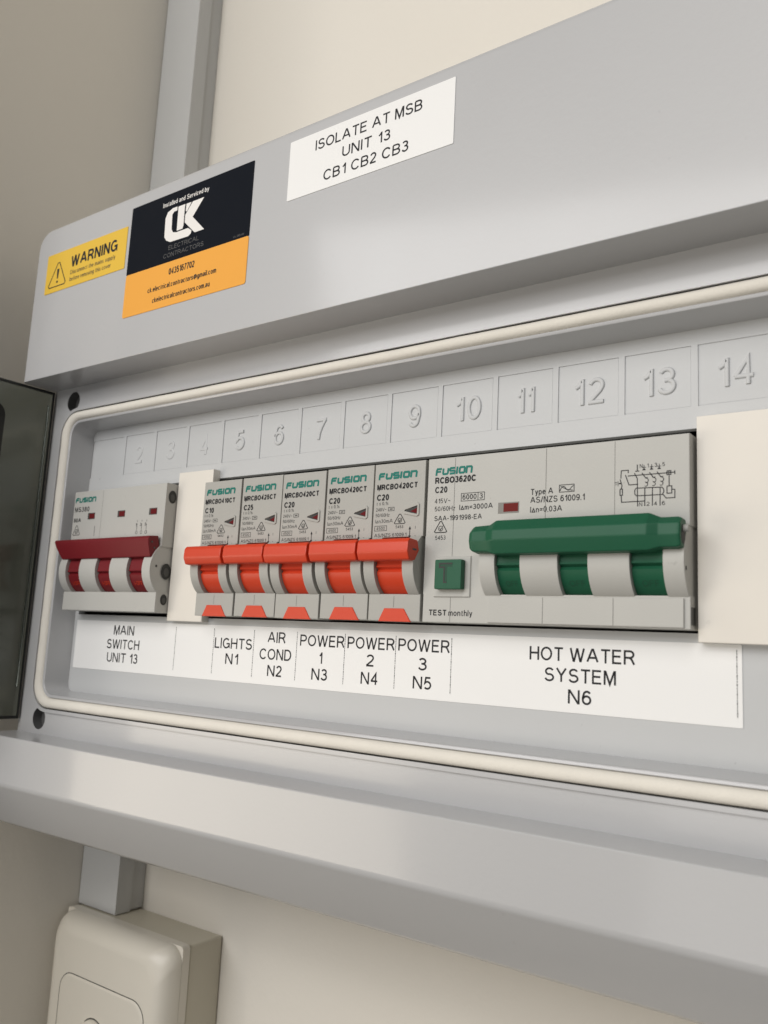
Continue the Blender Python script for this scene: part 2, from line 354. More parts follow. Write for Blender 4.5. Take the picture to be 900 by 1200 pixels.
# -- frame between them, with the sealing groove, the recess and the fixing holes
GX0, GX1, GZ0, GZ1, GR = -11.2, XP+8, -58.9, 56.3, 9.5          # groove outline
IX0, IX1, IZ0, IZ1, IR = -4.5, XP+1.3, -53.5, 51.2, 5.0         # recess mouth
holes = [(-6, 60.6), (-6, -62.7), (XP+4, 60.6), (XP+4, -62.7)]
b = plate_bm([[(-19.2, -68.3), (XR, -68.3), (XR, 66.35), (-19.2, 66.35)], rrect(GX0, GX1, GZ0, GZ1, GR)] + [circle(x, z, 4.0) for x, z in holes], -9, 7)
loc(bm_obj('frame', b, M_BOX, bd, 30))
b = plate_bm([rrect(GX0-1.3, GX1+1.3, GZ0-1.2, GZ1+1.2, GR+1.2), rrect(GX0, GX1, GZ0, GZ1, GR)], -9.7, 1.3); loc(bm_obj('groove_lip', b, M_BOX, bd, 30))
for x, z in holes:
    b = bmesh.new(); lp = [circle(x, z, 4.0), circle(x, z, 3.7)]
    a0 = [b.verts.new((p[0], -8.9, p[1])) for p in lp[0]]; a1 = [b.verts.new((p[0], -5.5, p[1])) for p in lp[1]]
    for i in range(24): b.faces.new((a0[i], a0[(i+1) % 24], a1[(i+1) % 24], a1[i]))
    b.faces.new(a1)
    loc(bm_obj('screw_well', b, M_PLUG, bd, 60))
# inner rim + sloped recess walls to the panel, one skin
PX0, PX1, PZ0, PZ1 = -3.0, XP, -52.4, 49.9
b = bmesh.new(); prev = None
for (x0, x1, z0, z1, r, y) in ((IX0-1.5, IX1+1.5, IZ0-1.5, IZ1+1.5, IR+1.5, -6.5), (IX0-1.15, IX1+1.15, IZ0-1.15, IZ1+1.15, IR+1.1, -9.3), (IX0-1.0, IX1+1.0, IZ0-1.0, IZ1+1.0, IR+1.0, -9.5),
                               (IX0-.3, IX1+.3, IZ0-.3, IZ1+.3, IR+.3, -9.4), (IX0, IX1, IZ0, IZ1, IR, -9.1), (PX0, PX1, PZ0, PZ1, 3.0, .1)):
    lp = [b.verts.new((x, y, z)) for x, z in rrect(x0, x1, z0, z1, r)]
    if prev:
        for i in range(len(lp)): b.faces.new((prev[i], prev[(i+1) % len(lp)], lp[(i+1) % len(lp)], lp[i]))
    prev = lp
loc(bm_obj('recess_wall', b, M_BOX, bd, 40))
# groove floor
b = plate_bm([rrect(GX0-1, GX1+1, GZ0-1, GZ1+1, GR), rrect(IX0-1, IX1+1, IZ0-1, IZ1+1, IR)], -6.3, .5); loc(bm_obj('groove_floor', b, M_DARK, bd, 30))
# gasket: half round profile swept round the groove
def dense(P, n=60):
    out = []
    for i, p in enumerate(P):                       # long straight runs get points so that the foam can be slightly uneven
        q = P[(i+1) % len(P)]; d = math.hypot(q[0]-p[0], q[1]-p[1]); k = n if d > 40 else 1
        out += [(p[0]+(q[0]-p[0])*j/k, p[1]+(q[1]-p[1])*j/k) for j in range(k)]
    return out
b = bmesh.new(); rings = []
o_, i_ = (GX0+.25, GX1-.25, GZ0+.2, GZ1-.2, GR-.2), (IX0-1.15, IX1+1.15, IZ0-1.15, IZ1+1.15, IR+1.1)
for k in range(11):
    t = k/10; a = math.pi*t; y = -7.0-3.4*math.sin(a)**.55; f = (1-math.cos(a))/2
    p = [o_[j]+(i_[j]-o_[j])*f for j in range(5)]
    rings.append([b.verts.new((x, y, z)) for x, z in dense(rrect(p[0], p[1], p[2], p[3], p[4], 8))])
for A, B in zip(rings, rings[1:]):
    for i in range(len(A)): b.faces.new((A[i], A[(i+1) % len(A)], B[(i+1) % len(A)], B[i]))
for v in b.verts:
    v.co.y += .16*math.sin(v.co.x*.11+1.3)*math.sin(v.co.x*.037+v.co.z*.09)+.05*math.sin(v.co.x*.7+v.co.z*.5)
loc(bm_obj('gasket', b, M_GASK, bd, 80))
# back and side walls of the tub between the two covers (dark inside)
for nm, a in (('side_panel', (-19.0, -17.0, -1.9, 59.8, -68.2, 66.2)), ('side_panel', (343, 345.5, -1.9, 59.8, -68.2, 66.2)), ('back_panel', (-16.9, 342.9, 55, 59.7, -68.2, 66.2))):
    loc(bm_obj(nm, box_bm(*a), M_DARK if nm == 'back_panel' else M_BOX, bd))
loc(bm_obj('mounting_rail', box_bm(-10, 335, 42, 50, -17.5, 17.5, .5), M_HOLE, bd))

# -- numbered panel: one sheet with sunk cells and the breaker slot
def stepped_sheet(xs, zs, depth, back):
    b = bmesh.new(); cache = {}
    def v(x, y, z):
        k = (round(x, 3), round(y, 3), round(z, 3))
        if k not in cache: cache[k] = b.verts.new((x, y, z))
        return cache[k]
    D = [[depth((xs[i]+xs[i+1])/2, (zs[j]+zs[j+1])/2) for j in range(len(zs)-1)] for i in range(len(xs)-1)]
    nx, nz = len(D), len(D[0])
    for i in range(nx):
        for j in range(nz):
            d = D[i][j]
            if d is not None: b.faces.new((v(xs[i], d, zs[j]), v(xs[i+1], d, zs[j]), v(xs[i+1], d, zs[j+1]), v(xs[i], d, zs[j+1])))
            for (ii, jj, p, q) in ((i+1, j, (xs[i+1], zs[j]), (xs[i+1], zs[j+1])), (i, j+1, (xs[i], zs[j+1]), (xs[i+1], zs[j+1]))):
                if ii >= nx or jj >= nz: continue
                e = D[ii][jj]
                if e == d: continue
                d1 = back if d is None else d; e1 = back if e is None else e
                if abs(d1-e1) < 1e-6: continue
                try: b.faces.new((v(p[0], d1, p[1]), v(q[0], d1, q[1]), v(q[0], e1, q[1]), v(p[0], e1, p[1])))
                except ValueError: pass
    return b
ND = 18
xs = sorted({round(18*(k-1)+16.05, 2) for k in range(1, ND+1)} | {-3.2, XP+.2, -1.0, 324.6} | {round(18*(k-1)-.15, 2) for k in range(2, ND+1)} | {round(18*(k-1)+16.3, 2) for k in range(1, ND+1)})
zs = [-52.6, -23.1, 25.3, 30.7, 30.95, 46.0, 50.1]
def dep(x, z):
    if -23.1 < z < 25.3 and -1.0 < x < 324.6: return None
    if 30.7 < z < 46:
        k = int((x+.15)//18)+1; u = x-18*(k-1)
        if (u < 16.3 and 1 <= k <= ND) or x < 0: return .26 if (z > 30.95 and (u < 16.05 or x < 0)) else (.33 if x > 12 else .26)
    return 0.0
b = stepped_sheet(xs, zs, dep, 2.5)
panel = loc(bm_obj('numbered_panel', b, M_PANEL, bd, 20))
def raised(b, pts, r, y, closed, hk=1):
    """a raised moulded bead following pts: half-round section, standing on the sheet at y"""
    P = clean(pts); n = len(P); rows = []
    for i in range(n):
        a = P[(i-1) % n] if (closed or i > 0) else P[i]; c = P[(i+1) % n] if (closed or i < n-1) else P[i]
        d1 = (P[i]-a); d2 = (c-P[i]); d1 = d1.normalized() if d1.length > 1e-6 else d2.normalized(); d2 = d2.normalized() if d2.length > 1e-6 else d1
        n1 = Vector((-d1.y, d1.x)); m = n1+Vector((-d2.y, d2.x)); m = m.normalized() if m.length > 1e-5 else n1; k = r/max(.45, m.dot(n1))
        rows.append([b.verts.new((P[i].x+m.x*k*u, y-h*hk, P[i].y+m.y*k*u)) for u, h in ((-1, 0), (-.82, .3), (-.45, .42), (.45, .42), (.82, .3), (1, 0))])
    for i in range(n if closed else n-1):
        A, B = rows[i], rows[(i+1) % n]
        for j in range(5): b.faces.new((A[j], B[j], B[j+1], A[j+1]))
    if not closed: b.faces.new(rows[0]); b.faces.new(rows[-1][::-1])
for k in range(2, ND+1):
    b = bmesh.new(); s = str(k); st, W = layout(s, .15); cap = 7.0; cx = 18*(k-1)+8.2
    W0 = {1: 4.3, 2: 8.9}[len(s)] if k != 11 else 5.4; kx = W0/W
    for i, l in enumerate(st):
        P = [(cx-W0/2+p*kx, 34.6+q*cap) for p, q in l]; cl = len(P) > 3 and (Vector(P[0])-Vector(P[-1])).length < 1e-5
        raised(b, P[:-1] if cl else P, .6, .25+.013*i, cl, .55 if k < 5 else 1)
    bm_obj('numeral', b, M_PANEL, panel, 60)

# -- smoked door, hinged on the left and swung open
door = thing('x', '', '', (0, 0, 0)); bpy.data.objects.remove(door)
DA = R(3.5)
def door_part(name, bmx, m, par=None):
    o = bm_obj(name, bmx, m, par or bd, 30)
    if not par:
        o.location = Vector((OX-17.6, OY-9.8, 0))*S; o.rotation_euler = (0, 0, -DA)
    return o
dz0, dz1, DLn = -63.8, 65.6, 56
dr = door_part('door', prism_bm([(-.3, -1.3), (-.3, -DLn+1.4), (-2.5, -DLn+1.4), (-2.5, -1.3)], dz0+1.3, dz1-1.3, 0), M_SMOKE) if False else None
b = box_bm(-2.6, -.3, -DLn+1.2, -1.2, dz0+1.2, dz1-1.2); dr = door_part('door', b, M_SMOKE)
def dchild(nm, bmx, m): return bm_obj(nm, bmx, m, dr, 30)
bb = bmesh.new()
for a in ((-2.9, 0, -1.15, -.2, dz0, dz1), (-2.9, 0, -DLn, -DLn+1.15, dz0, dz1), (-2.9, 0, -DLn+1.2, -1.2, dz0, dz0+1.1), (-2.9, 0, -DLn+1.2, -1.2, dz1-1.1, dz1)):
    sub(bb, box_bm(*a, .25, 2))
dchild('door_edge', bb, M_SMOKEEDGE)
bb = box_bm(-.25, .7, -3.1, -2.4, dz0+12, dz1-6, .2); dchild('sealing_rib', bb, M_SMOKE)
bb = prism_bm([(y, z) for y, z in rrect(-DLn+3, -20.0, -38, 56, 5)], -.2, 1.0, .3); dchild('latch_panel', bb, M_SMOKEEDGE)

# ================================================================== BREAKERS
def fusion_logo(b, x0, x1, z0, h, y, wd=.42):
    """techno lettering: F U S I O n drawn with square strokes, leaning right"""
    W = x1-x0; u = W/6.35; k = .10; w2 = wd/2; H = h-wd; lw = u*.78
    def T(i, pts): return [(x0+i*u*1.04+w2+px*lw+k*(pz*H), z0+w2+pz*H) for px, pz in pts]
    stroke(b, T(0, [(0, -.2), (0, .75), (.12, 1), (1, 1)]), wd, y); stroke(b, T(0, [(.14, .5), (.9, .5)]), wd*.95, y)
    stroke(b, T(1.02, [(0, 1.05), (0, .2), (.12, 0), (.88, 0), (1, .2), (1, 1.05)]), wd, y)
    stroke(b, T(2.08, [(1, 1), (.12, 1), (0, .88), (0, .6), (.12, .5), (.88, .5), (1, .4), (1, .12), (.88, 0), (0, 0)]), wd, y)
    stroke(b, T(3.12, [(0.05, -.18), (0.05, 1.18)]), wd, y)
    stroke(b, T(3.55, [(.12, 0), (0, .15), (0, .85), (.12, 1), (.88, 1), (1, .85), (1, .15), (.88, 0)]), wd, y, True)
    stroke(b, T(4.62, [(0, -.18), (0, 1), (.85, 1), (1, .82), (1, -.18)]), wd, y)
def rcm(b, cx, z0, w_, h, y, lw=.2):
    stroke(b, [(cx-w_/2, z0+.25), (cx-.25, z0+h), (cx+.25, z0+h), (cx+w_/2, z0+.25), (cx+w_/2-.35, z0), (cx-w_/2+.35, z0)], lw, y, True)
    r = h*.23; stroke(b, arc(cx, z0+h*.36, r, -300, 20, 12), lw*.8, y)
    stroke(b, [(cx-r*.5, z0+h*.4), (cx-.05, z0+h*.22), (cx+r*1.1, z0+h*.62)], lw*.8, y)
def frame_rect(b, x0, x1, z0, z1, lw, y): stroke(b, [(x0, z0), (x1, z0), (x1, z1), (x0, z1)], lw, y, True)

def body_bm(x0, x1, yf, arcs, zc=-7.0, R0=10.4, cy=-.3, zt=22.5, zb=-22.5, low=0.0):
    """breaker nose: label face, lower face and curved cheeks that leave the lever slots open"""
    bb = bmesh.new()
    slots = arcs['slots']; zs0, zs1 = zc-8.0, zc+8.0
    # label face block and lower block
    sub(bb, box_bm(x0, x1, yf, 40, zs1, zt, .3, 2, lambda e: front(yf)(e) and not all(abs(v.co.z-zs1) < 1e-3 for v in e.verts)))
    sub(bb, box_bm(x0, x1, yf-low, 40, zb, zs0, .35, 2, lambda e: front(yf-low)(e)))
    # filling between, behind the levers
    sub(bb, box_bm(x0, x1, yf+6.9, 39.9, zs0-.1, zs1+.1))
    return bb
def cheek_bm(x0, x1, yf, zc, R0, cy):
    P = []; half = math.degrees(math.acos(max(-1, min(1, (cy-yf)/R0))))
    for i in range(21):
        a = R(-half+2*half*i/20); P.append((cy-R0*math.cos(a), zc+R0*math.sin(a)))
    P = [(yf+7.5, P[0][1])] + P + [(yf+7.5, P[-1][1])]
    return prism_bm(P, x0, x1, .22, 2)
def drum_bm(x0, x1, yf, zc, R0, cy):
    P = []
    for i in range(29):
        a = -62+124*i/28; rr = R0
        if -9.0 < a < -5.5: rr = R0-.75
        if -5.5 <= a < -3: rr = R0+.35
        if -12 <= a <= -9: rr = R0-.2
        P.append((cy-rr*math.cos(R(a)), zc+rr*math.sin(R(a))))
    P = [(yf+7.0, P[0][1])] + P + [(yf+7.0, P[-1][1])]
    return prism_bm(P, x0, x1)
# ---- single pole width RCBOs
def make_rcbo(code, rating):
    YF = -6.9
    t = thing('circuit_breaker', 'x', 'circuit breaker', (0, 0, 0), 'orange-handled circuit breakers in the row')
    bb = body_bm(.25, 17.75, YF, dict(slots=[(4.3, 13.7)]))
    for a, c in ((.55, 4.3), (13.7, 17.45)): sub(bb, cheek_bm(a, c, YF, -7, 10.5, -.3))
    bm_obj('body', bb, M_MCB, t, 30)
    bm_obj('toggle', drum_bm(4.5, 13.5, YF, -7, 9.3, -.3), M_RED, t, 30)
    bar = [(-8.9, -.4), (-12.9, -.2), (-13.7, -1.2), (-13.9, -4.0), (-12.9, -6.2), (-10.0, -6.3), (-7.9, -3.2)]
    bb = prism_bm(bar, .25, 17.55, .45, 2); h = bm_obj('handle', bb, M_RED, t, 40)
    bb = box_bm(17.5, 17.62, -11.4, -9.6, -3.4, -2.9); s = bm_obj('handle_slit', bb, M_HOLE, h)
    bb = prism_bm([(4.0, -22.65), (15.0, -22.65), (12.5, -19.0), (5.9, -19.0)], YF-.25, YF+.5, .12, 1, 'y'); bm_obj('clip_tab', bb, M_RED, t)
    y = YF-.03
    b = bmesh.new(); stroke(b, [(9, -15.6), (9, -18.7)], .1, y); flat('moulding_line', b, M_SEAM, t)
    b = bmesh.new(); fusion_logo(b, 1.6, 16.1, 17.75, 2.1, y, .64); flat('brand_lettering', b, M_TEAL, t)
    b = bmesh.new()
    text_bm(b, code, 1.3, 15.3, 14.75, 1.7, y, .25); text_bm(b, rating, 1.4, 5.6, 11.7, 1.85, y, .23)
    text_bm(b, '5453', 8.4, 11.0, 3.45, .85, y)
    text_bm(b, 'AS/NZS 61009.1', 1.1, 12.2, 1.15, 1.0, y); text_bm(b, 'SAA-240251-EA', 1.1, 11.6, -.75, .95, y)
    rcm(b, 9.75, 4.75, 3.7, 2.7, y, .22)
    stroke(b, [(13.3, 1.2), (13.3, 3.2)], .2, y); ribbon_poly(b, [(12.9, 3.0), (13.7, 3.0), (13.3, 3.9)], y-.03); ribbon_poly(b, [(13.7, 1.3), (12.9, 1.3), (13.3, .4)], y-.03)
    flat('printed_text', b, M_INK, t)
    b = bmesh.new()
    text_bm(b, 't \u2264 0.1s', 1.35, 5.5, 10.35, 1.0, y); text_bm(b, '240V~', 1.25, 4.9, 8.6, 1.0, y)
    frame_rect(b, 5.6, 7.6, 8.6, 9.6, .16, y); stroke(b, [(6.1, 9.1), (7.1, 9.1)], .3, y)
    text_bm(b, '50/60Hz', 1.2, 6.1, 6.95, 1.0, y); text_bm(b, 'I\u0394n30mA', 1.15, 7.3, 5.2, 1.05, y)
    frame_rect(b, 1.1, 5.3, 2.95, 4.35, .16, y); text_bm(b, '4500', 1.7, 4.7, 3.2, .9, y)
    text_bm(b, 'I', 15.0, 15.2, 3.1, .8, y); text_bm(b, 'O', 14.7, 15.6, .3, .9, y)
    flat('small_text', b, M_INKG, t)
    # flag window: sunk triangle with a raised lip
    b = bmesh.new()
    outer = [(10.5, 8.3), (11.2, 7.5), (15.6, 6.6), (16.2, 7.0), (16.2, 10.0), (15.6, 10.5), (11.2, 9.2)]; inner = [(11.3, 8.35), (15.6, 7.25), (15.6, 9.7)]
    me = curve_mesh([outer, [(11.3, 8.35), (11.6, 8.1), (15.6, 7.2), (15.7, 9.7), (11.6, 8.65)]], YF-.32, .4); b.from_mesh(me)
    bm_obj('window_bezel', b, M_MCB, t, 30)
    b = bmesh.new(); ribbon_poly(b, [(11.2, 8.35), (15.8, 7.0), (15.8, 9.85)], y); flat('window_recess', b, M_DARK, t)
    b = bmesh.new(); ribbon_poly(b, [(13.2, 8.1), (15.4, 7.45), (15.4, 9.0)], y-.03); flat('status_flag', b, M_FLAG, t)
    return t
def copy_tree(o, parent=None):
    c = o.copy(); COL.objects.link(c)
    if parent: c.parent = parent
    for ch in o.children: copy_tree(ch, c)
    return c
lab = ['circuit breaker marked C10 above the LIGHTS label, leftmost with an orange-red handle',
       'circuit breaker marked C25 with orange-red handle, above the AIR COND label',
       'middle one of the five orange-handled circuit breakers, marked C20',
       'second orange-handled circuit breaker from the wide green-handled one, marked C20',
       'circuit breaker marked C20 above POWER 3 label, beside the wide green-handled one']
a = make_rcbo('MRCBO410CT', 'C10'); b2_ = make_rcbo('MRCBO425CT', 'C25'); c_ = make_rcbo('MRCBO420CT', 'C20')
d_ = copy_tree(c_); e_ = copy_tree(c_)
for i, o in enumerate((a, b2_, c_, d_, e_)):
    o['label'] = lab[i]; o.location = Vector((72+18*i, 0, 0))*S
    o.location.y = [.0, .0002, -.0001, .0, -.0002][i]; o.location.z = [0, .0001, -.0001, .0001, 0][i]

# ---- main switch
YM = -7.9
ms = thing('main_switch', 'three pole main switch with a dark red handle, above the MAIN SWITCH label', 'main switch', (0, 0, 0))
ZT, ZB, zc = 23.6, -21.9, -7.0
bb = bmesh.new()
sub(bb, box_bm(.2, 53.8, YM, 40, zc+8, ZT, .3, 2, lambda e: front(YM)(e) and not all(abs(v.co.z-zc-8) < 1e-3 for v in e.verts)))
sub(bb, box_bm(.2, 53.8, YM+6, 39.9, zc-8.1, zc+8.1)); sub(bb, box_bm(.2, 53.8, YM-.6, 40, ZB, zc-8, .3, 2, front(YM-.6)))
wins = [(4.9, 13.1), (22.9, 31.1), (40.9, 49.1)]; ch = [(.6, 4.9), (13.1, 22.9), (31.1, 40.9), (49.1, 53.5)]
for p, q in ch: sub(bb, cheek_bm(p, q, YM, zc, 10.4, YM+6.4))
bm_obj('body', bb, M_MCB2, ms, 30)
for p, q in wins:
    o = bm_obj('toggle', drum_bm(p+.2, q-.2, YM, zc, 9.2, YM+6.4), M_DRED, ms, 30)
    b = bmesh.new(); text_bm(b, 'I-OFF', p+2.0, q-1.8, -12.6, 1.3, YM-2.35); 
    for v in b.verts: v.co.y = YM+6.4-math.sqrt(max(0, 9.28**2-(v.co.z-zc)**2))
    flat('toggle_mark', b, M_RED, o)
bar = [(YM-1.0, 4.6), (YM-4.6, 4.2), (YM-5.3, 3.4), (YM-5.1, 1.2), (YM-3.9, -3.0), (YM-1.6, -3.4), (YM-.2, .6)]
bb = prism_bm([(y, z) for y, z in bar], -2.6, 53.0, .3, 2)
for v in bb.verts:
    if v.co.x < 5: v.co.x += max(0, 4.2-v.co.z)*.6        # the left end is cut back at the bottom
h = bm_obj('handle', bb, M_DRED, ms, 40)
for zz, yy in ((2.2, YM-3.6), (0.2, YM-2.4)):
    bm_obj('handle_pin', prism_bm([(yy+.35*math.cos(R(40*k)), zz+.35*math.sin(R(40*k))) for k in range(9)], 53.0, 53.1), M_HOLE, h)
y = YM-.03
b = bmesh.new(); fusion_logo(b, 1.0, 14.8, 19.2, 2.0, y, .58); flat('brand_lettering', b, M_TEAL, ms)
b = bmesh.new(); text_bm(b, 'MS380', 1.1, 10.2, 15.6, 1.9, y, .19); flat('model_text', b, M_INKG, ms)
b = bmesh.new(); text_bm(b, '80A', 1.1, 5.6, 11.6, 1.6, y, .19); rcm(b, 3.4, 6.7, 4.2, 3.6, y, .24)
stroke(b, [(14.6, 6), (14.6, 9.8)], .16, y)
flat('printed_text', b, M_INK, ms)
for k in range(3):
    b = bmesh.new()
    X = 39.4+2.6*k; stroke(b, [(X, 7.2), (X, 9.6)], .16, y); text_bm(b, '135'[k], X-.95, X-.25, 8.6, 1.2, y); stroke(b, circle(X, 6.4, .55, 10), .16, y, True)
    stroke(b, [(X, 10.2), (X, 10.9)], .16, y); flat('pole_symbol', b, M_INK, ms)
b = bmesh.new(); stroke(b, [(18, 4), (18, ZT-.3)], .1, y); flat('moulding_line', b, M_SEAM, ms)
for x in (11.9, 29.8, 47.6):
    o = bm_obj('flag_window', box_bm(x-2.1, x+2.1, y-.05, y+.2, 12.5, 14.9), M_HOLE, ms)
    b = bmesh.new(); ribbon_poly(b, [(x-1.2, 12.75), (x+2.0, 12.75), (x+2.0, 14.6), (x-1.2, 14.6)], y-.08); flat('status_flag', b, M_FLAG, o)
for z, r in ((18.9, 2.3), (-7.6, 2.8), (-17.4, 1.9)):       # terminal screws seen on the right flank
    n = 20; P = [(-5.0+.75*r*math.cos(2*math.pi*k/n), z+r*math.sin(2*math.pi*k/n)) for k in range(n)]
    o = bm_obj('terminal_screw', prism_bm(P, 53.79, 53.9), M_DARK, ms)
    n = 14; P = [(-5.0+.4*r*math.cos(2*math.pi*k/n), z-.3+.55*r*math.sin(2*math.pi*k/n)) for k in range(n)]
    bm_obj('screw_head', prism_bm(P, 53.9, 54.0), M_HOLE, o)
bm_obj('rivet', prism_bm([(-9.2+.35*math.cos(R(40*k)), -6+.45*math.sin(R(40*k))) for k in range(9)], 53.49, 53.6), M_DARK, ms)

# ---- wide four module RCBO with green handle
YW = -6.7
q4 = thing('circuit_breaker', 'wide white circuit breaker with long green handle above the HOT WATER SYSTEM label', 'circuit breaker', (162, 0, 0))
bb = bmesh.new()
sub(bb, box_bm(.35, 71.7, YW, 40, zc+8, 22.6, .3, 2, lambda e: front(YW)(e) and not all(abs(v.co.z-zc-8) < 1e-3 for v in e.verts)))
sub(bb, box_bm(.35, 71.7, YW+6.9, 39.9, zc-8.1, zc+8.1)); sub(bb, box_bm(.35, 71.7, YW, 40, -22.5, zc-8, .3, 2, lambda e: front(YW)(e) and not all(abs(v.co.z-zc+8) < 1e-3 for v in e.verts)))
sub(bb, box_bm(.38, 19.5, YW+.004, 39.95, zc-8.0, zc+8.0))
for p, q in ((19.5, 24.1), (31.1, 41.3), (48.9, 59.1), (66.7, 71.5)): sub(bb, cheek_bm(p, q, YW, zc, 10.5, -.3))
bm_obj('body', bb, M_MCB2, q4, 30)
bm_obj('lower_plate', box_bm(20.6, 70.3, YW-.55, YW-.002, -22.2, -15.6, .2, 2, front(YW-.55)), M_MCB2, q4)
for p, q in ((24.2, 31.0), (41.4, 48.8), (59.2, 66.6)): 
    o = bm_obj('toggle', drum_bm(p, q, YW, zc, 9.3, -.3), M_GREEN, q4, 30)
    b = bmesh.new(); text_bm(b, 'OFF', p+2.0, q-1.4, -13.0, 1.4, 0, .14)
    for v in b.verts: v.co.y = -.3-math.sqrt(max(0, 9.36**2-(v.co.z-zc)**2))
    flat('toggle_mark', b, M_GRN2, o)  # embossed mark, its shade put into the colour
# handle: thick middle, slimmer rounded ends
def loft_x(secs):
    b = bmesh.new(); prev = None
    for x, poly in secs:
        lp = [b.verts.new((x, p[0], p[1])) for p in poly]
        if prev:
            for i in range(len(lp)): b.faces.new((prev[i], prev[(i+1) % len(lp)], lp[(i+1) % len(lp)], lp[i]))
        else: b.faces.new(lp)
        prev = lp
    b.faces.new(prev[::-1]); bmesh.ops.recalc_face_normals(b, faces=b.faces)
    ed = [e for e in b.edges if e.calc_face_angle() > R(22)]
    bmesh.ops.bevel(b, geom=ed, offset=.3, segments=2, affect='EDGES', profile=.5, clamp_overlap=True); return b
mid = [(-8.2, 3.2), (-12.4, 3.4), (-14.6, .6), (-14.8, -1.9), (-13.4, -5.3), (-9.2, -5.6), (-7.6, -1.0)]
end = [(-8.6, 2.2), (-11.6, 2.4), (-13.4, .8), (-13.7, -1.9), (-12.9, -4.6), (-9.4, -5.0), (-8.0, -1.0)]
def sc_(poly, k, c=(-11, -1.3)): return [(c[0]+(a-c[0])*k, c[1]+(z-c[1])*k) for a, z in poly]
bb = loft_x([(17.6, sc_(end, .72)), (18.6, sc_(end, .95)), (23.0, end), (25.2, mid), (64.2, mid), (66.6, end), (70.4, end), (71.4, sc_(end, .92))])
h = bm_obj('handle', bb, M_GREEN, q4, 40)
P = [(-11+1.5*math.cos(R(30*k)), -1.6+2.2*math.sin(R(30*k))) for k in range(12)]
bm_obj('handle_socket', prism_bm(P, 71.38, 71.46), M_DARK, h)
bm_obj('handle_pin', prism_bm([(-10.6+.8*math.cos(R(30*k)), -.2+.9*math.sin(R(30*k))) for k in range(12)], 71.3, 72.6, .2), M_MCB, q4)
bm_obj('side_notch', box_bm(71.6, 71.78, YW+.3, YW+3.5, -21.5, -17.5), M_HOLE, q4)
bm_obj('rivet', prism_bm([(-9.4+.35*math.cos(R(40*k)), -9+.5*math.sin(R(40*k))) for k in range(9)], 71.49, 71.6), M_DARK, q4)
# test button
bm_obj('test_button_surround', box_bm(3.9, 15.1, YW-.45, YW-.002, -15.7, -4.9, .15, 1, front(YW-.45)), M_MCB2, q4)
tb = bm_obj('test_button', box_bm(5.3, 13.6, YW-2.6, YW-.46, -13.8, -5.9, .35, 2), M_GREEN, q4)
# letter T laid flat: recess shade painted as darker green and dark edges
bb = bmesh.new(); yb = YW-2.62
for (x0, x1, z0, z1) in ((6.9, 10.9, -7.9, -7.1), (8.4, 9.3, -11.9, -7.9)): sub(bb, box_bm(x0, x1, yb, yb+.02, z0, z1))
bm_obj('button_letter', bb, M_GRN2, tb)
bb = bmesh.new(); stroke(bb, [(10.9, -7.0), (6.9, -7.0), (6.9, -8.0), (8.4, -8.0), (8.4, -12.0), (9.3, -12.0)], .4, yb-.03); flat('letter_shade_edge', bb, M_DARK, tb)
y = YW-.03
for x, z0, z1, dy in ((36, 4, 22.3, 0), (54, 4, 22.3, 0), (36, -22.1, -15.7, .56), (54, -22.1, -15.7, .56), (9.1, -4.8, 22.2, 0), (9.1, -22.2, -15.8, 0)):
    b = bmesh.new(); stroke(b, [(x, z0), (x, z1)], .11, y-dy); flat('moulding_line', b, M_SEAM, q4)
b = bmesh.new(); fusion_logo(b, 2.8, 15.4, 17.7, 2.1, y, .58); flat('brand_lettering', b, M_TEAL, q4)
b = bmesh.new()
text_bm(b, 'RCBO3620C', 2.8, 15.7, 15.35, 1.85, y, .24); text_bm(b, 'C20', 2.9, 6.8, 12.75, 1.8, y, .22)
text_bm(b, '415V~', 2.9, 7.9, 9.9, 1.3, y); text_bm(b, '6000', 11.7, 16.0, 10.45, 1.45, y, .15); text_bm(b, '3', 16.9, 17.9, 10.45, 1.45, y, .15)
frame_rect(b, 11.3, 18.4, 10.1, 12.2, .16, y); stroke(b, [(16.45, 10.2), (16.45, 12.1)], .16, y)
text_bm(b, '50/60Hz', 3.0, 9.5, 7.7, 1.3, y); text_bm(b, 'I\u0394m=3000A', 10.8, 21.0, 7.7, 1.45, y, .15)
text_bm(b, 'SAA-1991998-EA', 3.0, 17.8, 5.0, 1.4, y, .15); rcm(b, 5.15, 1.8, 3.9, 3.0, y, .24); text_bm(b, '5453', 3.5, 6.8, -.2, 1.15, y)
text_bm(b, 'Type A', 31.8, 38.0, 10.45, 1.6, y, .15); frame_rect(b, 39.7, 43.6, 10.7, 12.5, .18, y)
stroke(b, [(39.9, 11.0)] + [(40.1+.4*i, 11.6+.55*math.sin(i*.95)) for i in range(8)] + [(43.4, 12.2)], .2, y); stroke(b, [(40.0, 12.2), (41.6, 11.3), (43.3, 11.0)], .18, y)
text_bm(b, 'AS/NZS 61009.1', 31.8, 46.4, 8.35, 1.6, y, .15); text_bm(b, 'I\u0394n=0.03A', 31.8, 40.5, 5.9, 1.5, y, .15)
text_bm(b, 'TEST', 2.4, 8.0, -20.7, 1.6, y, .2); text_bm(b, 'monthly', 8.6, 15.9, -20.7, 1.6, y, .15)
flat('printed_text', b, M_INK, q4)
b = bmesh.new()
